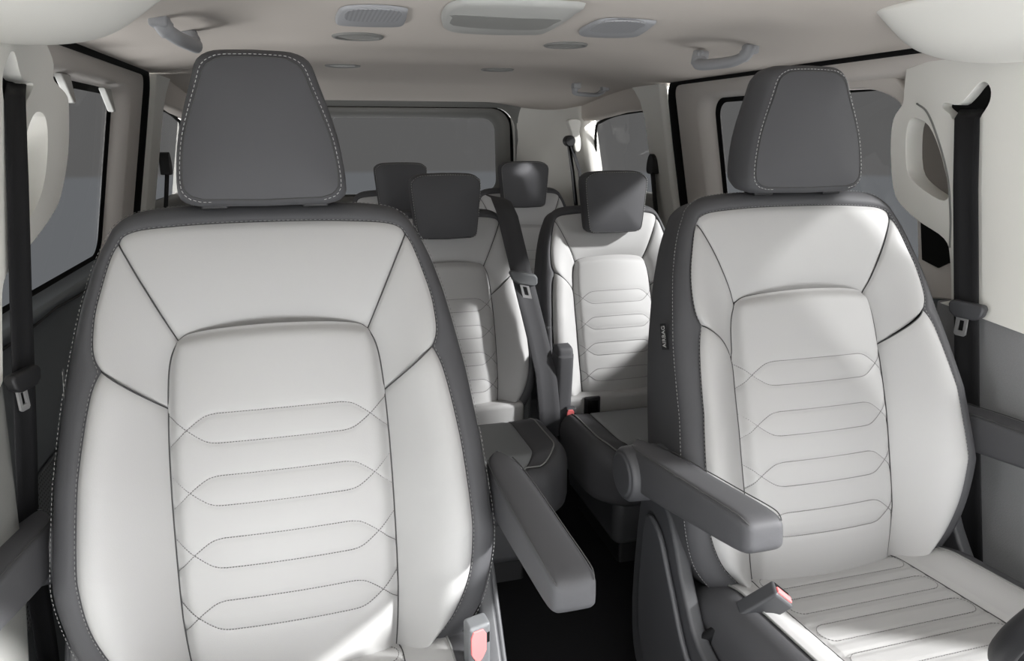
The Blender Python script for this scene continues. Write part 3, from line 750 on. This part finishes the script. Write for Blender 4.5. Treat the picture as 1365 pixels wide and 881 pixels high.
# airbag tag on the shell's side
tagm = Matrix(((0, 0, -1, -.3335), (-.9546*0+.298*0+0, 0, 0, 0), (0, 0, 0, 0), (0, 0, 0, 1)))
def airbag(root, u, v, w, su=1):
    p = Lf(u, v, w); x = VD; z = Vector((-1, -.35, .1)).normalized(); z = (z-x*z.dot(x)).normalized(); y = z.cross(x)
    mw = Matrix(((x.x, y.x, z.x, p.x), (x.y, y.y, z.y, p.y), (x.z, y.z, z.z, p.z), (0, 0, 0, 1)))
    t = bpy.data.objects.new('airbag_tag', None); COL.objects.link(t); t.parent = root
    Vb, Fb = boxv(0, 0, -.001, .052, .015, .002); tm = text_mesh('lettering', 'AIRBAG', .0125, 'thread', t, mw)
    tv = [v.co.copy() for v in tm.data.vertices]; tf = [tuple(p.vertices) for p in tm.data.polygons]; bpy.data.objects.remove(tm)
    mkm('fabric_tab', [([mw @ Vector(q) for q in Vb], Fb, 'black'), (tv, tf, 'thread')], t, smooth=False)
airbag(ffront, -.328, .40, .004)
ffront.location = (-.457, 1.12, FZ)
fright = copy_tree(ffront); fright.location = (.60, 1.12, FZ); fright['label'] = 'front seat at the right, its pale cushion in view below the backrest'
for c in kids(fright):
    if c.name.startswith('armrest'):
        if c.location.x > 0: c.rotation_euler = (math.radians(-3), 0, 0)
        else: c.rotation_euler = (math.radians(-9), 0, 0)
buckle(ffront, (.292, -.11, .10-FZ), (.282, -.165, .385-FZ), face=(.15, -1, .5), body=(.038, .115, .028))
buckle(fright, (-.325, -.10, .20-FZ), (-.215, -.175, .335-FZ), face=(.6, .5, .6), body=(.050, .085, .034), grey='plastic', end=True)

# ---------- second and third row seats
r2, L2, b2 = make_seat('rear_seat', 'second row middle seat, its back crossed by a belt from the right shoulder', 'rear row seats', .79, .845, .55, False, .55)
z_top = None
headrest(r2, L2, 0, .075, 1.012, .812, .110, .098, .10, .05, True, False)
for s in (-1, 1):
    V, Fc = tubev([(s*.05, .15, .84-FZ), (s*.05, .15, .93-FZ)], .007, 10); mk('headrest_post', V, Fc, 'steel', r2)
cushion(r2, -.09, -.42, .262, .215, .04, .10, [], rise=.01, m_top='shaded_light', fine=.6)
V, Fc = boxv(0, -.04, .235-FZ, .42, .06, .13); mk('lower_back_panel', V, Fc, 'light', r2, bevel=.015)
V, Fc = boxv(0, -.20, .03-FZ, .36, .42, .16); mk('seat_pedestal', V, Fc, 'plastic', r2, bevel=.03)
V, Fc = boxv(0, -.16, -.10-FZ, .26, .36, .12); mk('floor_mount', V, Fc, 'black', r2, bevel=.01)
for s in (-1, 1):
    V, Fc = boxv(s*.245, .06, .36-FZ, .03, .10, .34); mk('side_hinge_cover', V, Fc, 'gplastic', r2, bevel=.014)
r2.location = (.02, 2.13, FZ)
r2b = copy_tree(r2); r2b.location = (.585, 2.13, FZ); r2b['label'] = 'second row right seat, its back partly hidden behind the front right seat'
r3a = copy_tree(r2); r3a.location = (-.01, 3.02, FZ); r3a['label'] = 'third row middle seat, its headrest just left of and behind the second row middle headrest'
r3b = copy_tree(r2); r3b.location = (.535, 3.02, FZ); r3b['label'] = 'third row right seat, half sunlit headrest below the right edge of the rear window'
r3c = copy_tree(r2); r3c.location = (-.56, 3.02, FZ); r3c['label'] = 'third row left seat, only a sliver showing between left pillar and front left headrest'

# ================================================================== BELTS
def belt_stop(root, c, wv, tv, k=1.0, m='plastic'):
    """plastic stop and steel latch tongue on a belt; wv across, tv along the belt (down)"""
    c = Vector(c); wv = Vector(wv).normalized(); tv = Vector(tv).normalized(); n = wv.cross(tv).normalized()
    if n.dot(CAM-c) < 0: n = -n
    t = bpy.data.objects.new('latch_tongue', None); COL.objects.link(t); t.parent = root
    prof = [(-.040, -.006), (-.036, -.016), (.036, -.016), (.040, -.006), (.036, .012), (.022, .022), (-.022, .022), (-.036, .012)]
    V, Fc = prism([c+wv*a*k+tv*b*k-n*.011*k for a, b in prof], n*.022*k); mk('plastic_stop', V, Fc, m, t, bevel=.006*k)
    q = c-wv*.005*k
    outer = [(-.013, .02), (.013, .02), (.013, .058), (.009, .062), (-.009, .062), (-.013, .058)]; inner = [(-.006, .026), (.006, .026), (.006, .050), (.0055, .0505), (-.0055, .0505), (-.006, .050)]
    rows = [[q+wv*a*k+tv*b*k+n*d*k for a, b in lp] for lp, d in ((outer, .003), (outer, .0075), (inner, .0075), (inner, .003))]
    V, Fc = grid(rows+[rows[0]], True); mk('steel_tongue', V, Fc, 'steel', t, smooth=False)
# right front belt
b = thing('seat_belt', 'black front seat belt hanging down the right pillar, steel tongue at mid height', 'seat belt', at(1287, 560, X=1.03), 'front seat belts')
def rel(root, vf): return [Vector(v)-root.location for v in vf[0]], vf[1]
P = [at(1296, 146, X=1.075), at(1289, 158, X=1.032), at(1287, 250, X=1.030), at(1288, 400, X=1.028), at(1289, 520, X=1.027), at(1291, 640, X=1.025), at(1294, 760, X=1.02)]
P = [Vector((p.x, p.y, p.z)) for p in P]
def W(a, bb, X): return at(bb[0], bb[1], X=X)-at(a[0], a[1], X=X)
wv = Vector((0.012, -.055, 0))
V, Fc = rel(b, strapv(P, wv, .003)); mk('webbing', V, Fc, 'belt', b)
belt_stop(b, at(1290, 412, X=1.018)-b.location, wv, (0, 0, -1))
# left front belt
b = thing('seat_belt', 'black front seat belt hanging down the left pillar, tongue turned edge on', 'seat belt', at(60, 860, X=-.80), 'front seat belts')
P = [at(22, 112, X=-.858), at(20, 128, X=-.832), at(24, 250, X=-.828), at(28, 400, X=-.826), at(32, 510, X=-.825), at(35, 600, X=-.83), at(38, 715, X=-.86), at(62, 860, X=-.86), at(70, 920, X=-.86)]
wv = Vector((0.014, .050, 0))
V, Fc = rel(b, strapv(P, wv, .003)); mk('webbing', V, Fc, 'belt', b)
belt_stop(b, at(31, 504, X=-.818)-b.location, wv, (0.02, .0, -1), .80, 'black')
# second row middle seat belt coming over the seat shoulder
b = thing('seat_belt', 'dark grey seat belt slanting down between the two second row seats', 'seat belt', at(735, 500, Y=2.06))
P = [at(660, 262, Y=2.42), at(668, 266, Y=2.36), at(676, 285, Y=2.22), at(697, 372, Y=2.13), at(714, 440, Y=2.07), at(728, 500, Y=2.03), at(732, 545, Y=2.02), at(733, 580, Y=2.02)]
V, Fc = rel(b, strapv(P, Vector((.072, .0, -.016)), .003)); mk('webbing', V, Fc, 'gbelt', b)
belt_stop(b, at(698, 370, Y=2.115)-b.location, (1, 0, -.2), (.25, 0, -1), 1.15, 'gplastic')
# parked armrest and buckle between the second row seats
a = armrest(r2b, 1, .27, 80, (-.232, -.05, .22-FZ), .055, False); a.name = 'folded_armrest'
buckle(r2b, (-.215, -.085, .13-FZ), (-.212, -.105, .285-FZ), body=(.034, .07, .024), grey='plastic')
V, Fc = boxv(-.125, -.072, .262-FZ, .055, .012, .075); s = mk('anchor_socket', V, Fc, 'black', r2b, bevel=.004)
V, Fc = boxv(-.125, -.079, .264-FZ, .034, .006, .048); mk('socket_opening', V, Fc, 'rubber', s)

# C pillar belt guides
for side, px, lab in ((1, (870, 222), 'black belt guide with short webbing on the right rear pillar, above the second row seat'), (-1, (222, 222), 'black belt guide with short webbing on the left rear pillar, left of the front headrest')):
    p = onwall(px[0], px[1], side, -.035); g = thing('belt_guide', lab, 'belt guide', p, 'rear pillar belt guides')
    prof = [(-.03, -.02), (-.028, .03), (-.012, .052), (.014, .05), (.03, .02), (.034, -.012), (.022, -.03), (-.022, -.03)]
    V, Fc = prism([Vector((side*.02, a, c)) for a, c in catmull_prof(prof)] if False else [Vector((side*.02, q.x, q.y)) for q in catmull([(a, c, 0) for a, c in prof], 3, True)], (-side*.035, 0, 0)); mk('guide_cover', V, Fc, 'black', g, bevel=.006)
    V, Fc = strapv([Vector((0, 0, -.02)), Vector((side*.02, 0, -.15)), Vector((side*.06, .0, -.40))], Vector((.005, .05, 0)), .004); mk('webbing', V, Fc, 'belt', g)
# third row belt at the D pillar
p = at(765, 176, Y=3.68); g = thing('seat_belt', 'third row black belt hanging from a cream anchor at the right rear corner', 'seat belt', p)
prof = [(-.04, .06), (.03, .06), (.025, .0), (.035, -.05), (.03, -.095), (.005, -.10), (-.008, -.06), (-.02, 0)]
V, Fc = prism([Vector((q.x, -.02, q.y)) for q in catmull([(a, c, 0) for a, c in prof], 3, True)], (0, .05, 0)); mk('anchor_cover', V, Fc, 'cream', g, bevel=.008)
V, Fc = tubev([Vector((-.028, -.03, -.045)), Vector((-.028, .02, -.045))], .028, 16); mk('guide_loop', V, Fc, 'black', g, bevel=.004)
V, Fc = strapv([Vector((-.03, -.01, -.06)), Vector((-.01, -.02, -.2)), Vector((.02, -.02, -.42))], Vector((.03, .03, 0)), .004)
mk('webbing', V, Fc, 'belt', g)
V, Fc = strapv([Vector((-.02, -.01, -.06)), Vector((.03, -.02, -.2)), Vector((.06, -.03, -.42))], Vector((.028, .03, 0)), .004)
mk('webbing', V, Fc, 'belt', g)

# ================================================================== ROOF FITTINGS
ZC = 1.381
def roofpoly(px, z): return [at(a, b, Z=z) for a, b in px]
def roof_slab(name, label, cat, px, th, m, group=None, bev=.006):
    poly = roofpoly(px, ZC); c = sum(poly, Vector())/len(poly); t = thing(name, label, cat, c, group)
    poly = [p-c for p in catmull(poly, 4, True)]
    low = [Vector((p.x*.93, p.y*.93, -th)) for p in poly]; mid = [Vector((p.x*.985, p.y*.985, -th*.6)) for p in poly]
    V, Fc = grid([poly, mid, low], True); n = len(poly); Fc.append(tuple(2*n+j for j in range(n)))
    mk('housing', V, Fc, m, t, bevel=0); return t, c
def roof_inset(t, c, px, th, m, name):
    poly = [at(a, b, Z=ZC-th)-c for a, b in px]
    V, Fc = prism(catmull(poly, 3, True), (0, 0, .004)); return mk(name, V, Fc, m, t, smooth=False)
t, c = roof_slab('roof_console', 'large grey roof console with a recessed lens in the middle of the ceiling', 'roof console', [(588, 26), (592, 10), (606, 1), (640, -3), (772, 2), (770, 12), (752, 26), (732, 37), (715, 41), (660, 41), (600, 37)], .012, 'fit2')
roof_inset(t, c, [(603, 24), (606, 20), (680, 24), (745, 26), (738, 32), (718, 40), (660, 39), (604, 34)], .0125, 'lens', 'lamp_lens')
t, c = roof_slab('roof_grille', 'grey perforated roof grille left of the roof console', 'grille', [(447, 26), (449, 17), (459, 8), (500, 6), (540, 10), (543, 16), (540, 27), (532, 32), (490, 32), (452, 30)], .008, 'fitting', 'roof grilles')
roof_inset(t, c, [(464, 15), (500, 13), (534, 16), (532, 24), (526, 29), (490, 29), (462, 27)], .0085, 'roofgrille', 'grille_mesh')
t, c = roof_slab('roof_grille', 'grey perforated roof grille right of the roof console', 'grille', [(772, 40), (782, 33), (802, 25), (830, 24), (872, 27), (872, 31), (860, 40), (846, 46), (810, 47), (776, 45)], .008, 'fitting', 'roof grilles')
roof_inset(t, c, [(790, 37), (806, 30), (835, 29), (860, 32), (852, 38), (840, 44), (810, 44), (788, 42)], .0085, 'roofgrille', 'grille_mesh')
for (px, py, r, lab) in ((477, 50, .068, 'round ceiling lamp below the left roof grille'), (754, 61, .064, 'round ceiling lamp left of the right hand grab handle, below the right roof grille'), (457, 90, .068, 'small round ceiling lamp farther back on the left, beside the front headrest'), (663, 95, .068, 'small round ceiling lamp farther back, above the rear window')):
    p = at(px, py, Z=1.378); t = thing('ceiling_lamp', lab, 'lamp', (p.x, p.y, ceil_z(p.x, p.y)), 'round ceiling lamps')
    rows = []
    for rr, z in ((r, .004), (r, -.002), (r*.96, -.005), (r*.84, -.005), (r*.80, -.001)):
        rows.append([Vector((rr*math.cos(2*math.pi*k/40), rr*math.sin(2*math.pi*k/40), z)) for k in range(40)])
    V, Fc = grid(rows, True); mk('rim', V, Fc, 'shade', t)
    rows = [[Vector((r*.81*f*math.cos(2*math.pi*k/40), r*.81*f*math.sin(2*math.pi*k/40), -.001-.004*(1-f*f))) for k in range(40)] for f in (1, .7, .3)]
    V, Fc = grid(rows, True); Fc.append(tuple(80+k for k in range(40))); mk('lens', V, Fc, 'lens', t)
def handle(lab, ends, z, side, drop=.035, r=.010):
    a = at(*ends[0], Z=z); b_ = at(*ends[1], Z=z); c = (a+b_)/2; t = thing('grab_handle', lab, 'grab handle', c, 'roof grab handles')
    d = b_-a; u = d.normalized(); inn = Vector((-side*.022, 0, -drop))
    p = [a-c+Vector((0, 0, .012)), a-c+inn*.45+u*.006, a-c+inn+u*.03, a-c+d*.5+inn*1.08, b_-c+inn-u*.03, b_-c+inn*.45-u*.006, b_-c+Vector((0, 0, .012))]
    V, Fc = tubev(catmull(p, 6), [r*(1.25 if i < 8 or i > 28 else 1.0) for i in range(37)], 12, 1.3); mk('grip', V, Fc, 'fitting', t)
    for q in (a-c, b_-c):
        V, Fc = boxv(q.x, q.y, .004, .036, .036, .024); mk('mount', V, Fc, 'fitting', t, bevel=.006)
handle('roof grab handle at the upper left, beside the left front headrest', ((252, 50), (212, 31)), 1.345, -1, .022, .012)
handle('roof grab handle above the left shoulder of the right front headrest', ((934, 76), (1000, 68)), 1.345, 1, .024, .014)
handle('small roof grab handle farthest back, above the right rear window', ((768, 116), (806, 119)), 1.325, 1, .025, .009)

# steering wheel rim, just entering the frame at the lower right
c = Vector((.575, .52, .59)); t = thing('steering_wheel', 'black steering wheel rim cutting the lower right corner', 'steering wheel', c)
ax = Vector((0, .88, .47)).normalized()
e1 = Vector((1, 0, 0)); e2 = ax.cross(e1).normalized()
pts = [e1*.19*math.cos(2*math.pi*k/64)+e2*.19*math.sin(2*math.pi*k/64) for k in range(65)]
V, Fc = tubev(pts, .016, 14); mk('rim', V, Fc, 'black', t)
for k in (0, 120, 240):
    a = math.radians(k+30); q = e1*math.cos(a)+e2*math.sin(a)
    V, Fc = tubev([q*.03-ax*.02, q*.1-ax*.02, q*.19], .014, 10); mk('spoke', V, Fc, 'black', t)
V, Fc = tubev([ax*-.04, ax*0.0, ax*.015], [.05, .07, .05], 24); mk('hub', V, Fc, 'black', t)
V, Fc = tubev([ax*-.03, ax*-.35], .03, 16); mk('column', V, Fc, 'black', t)
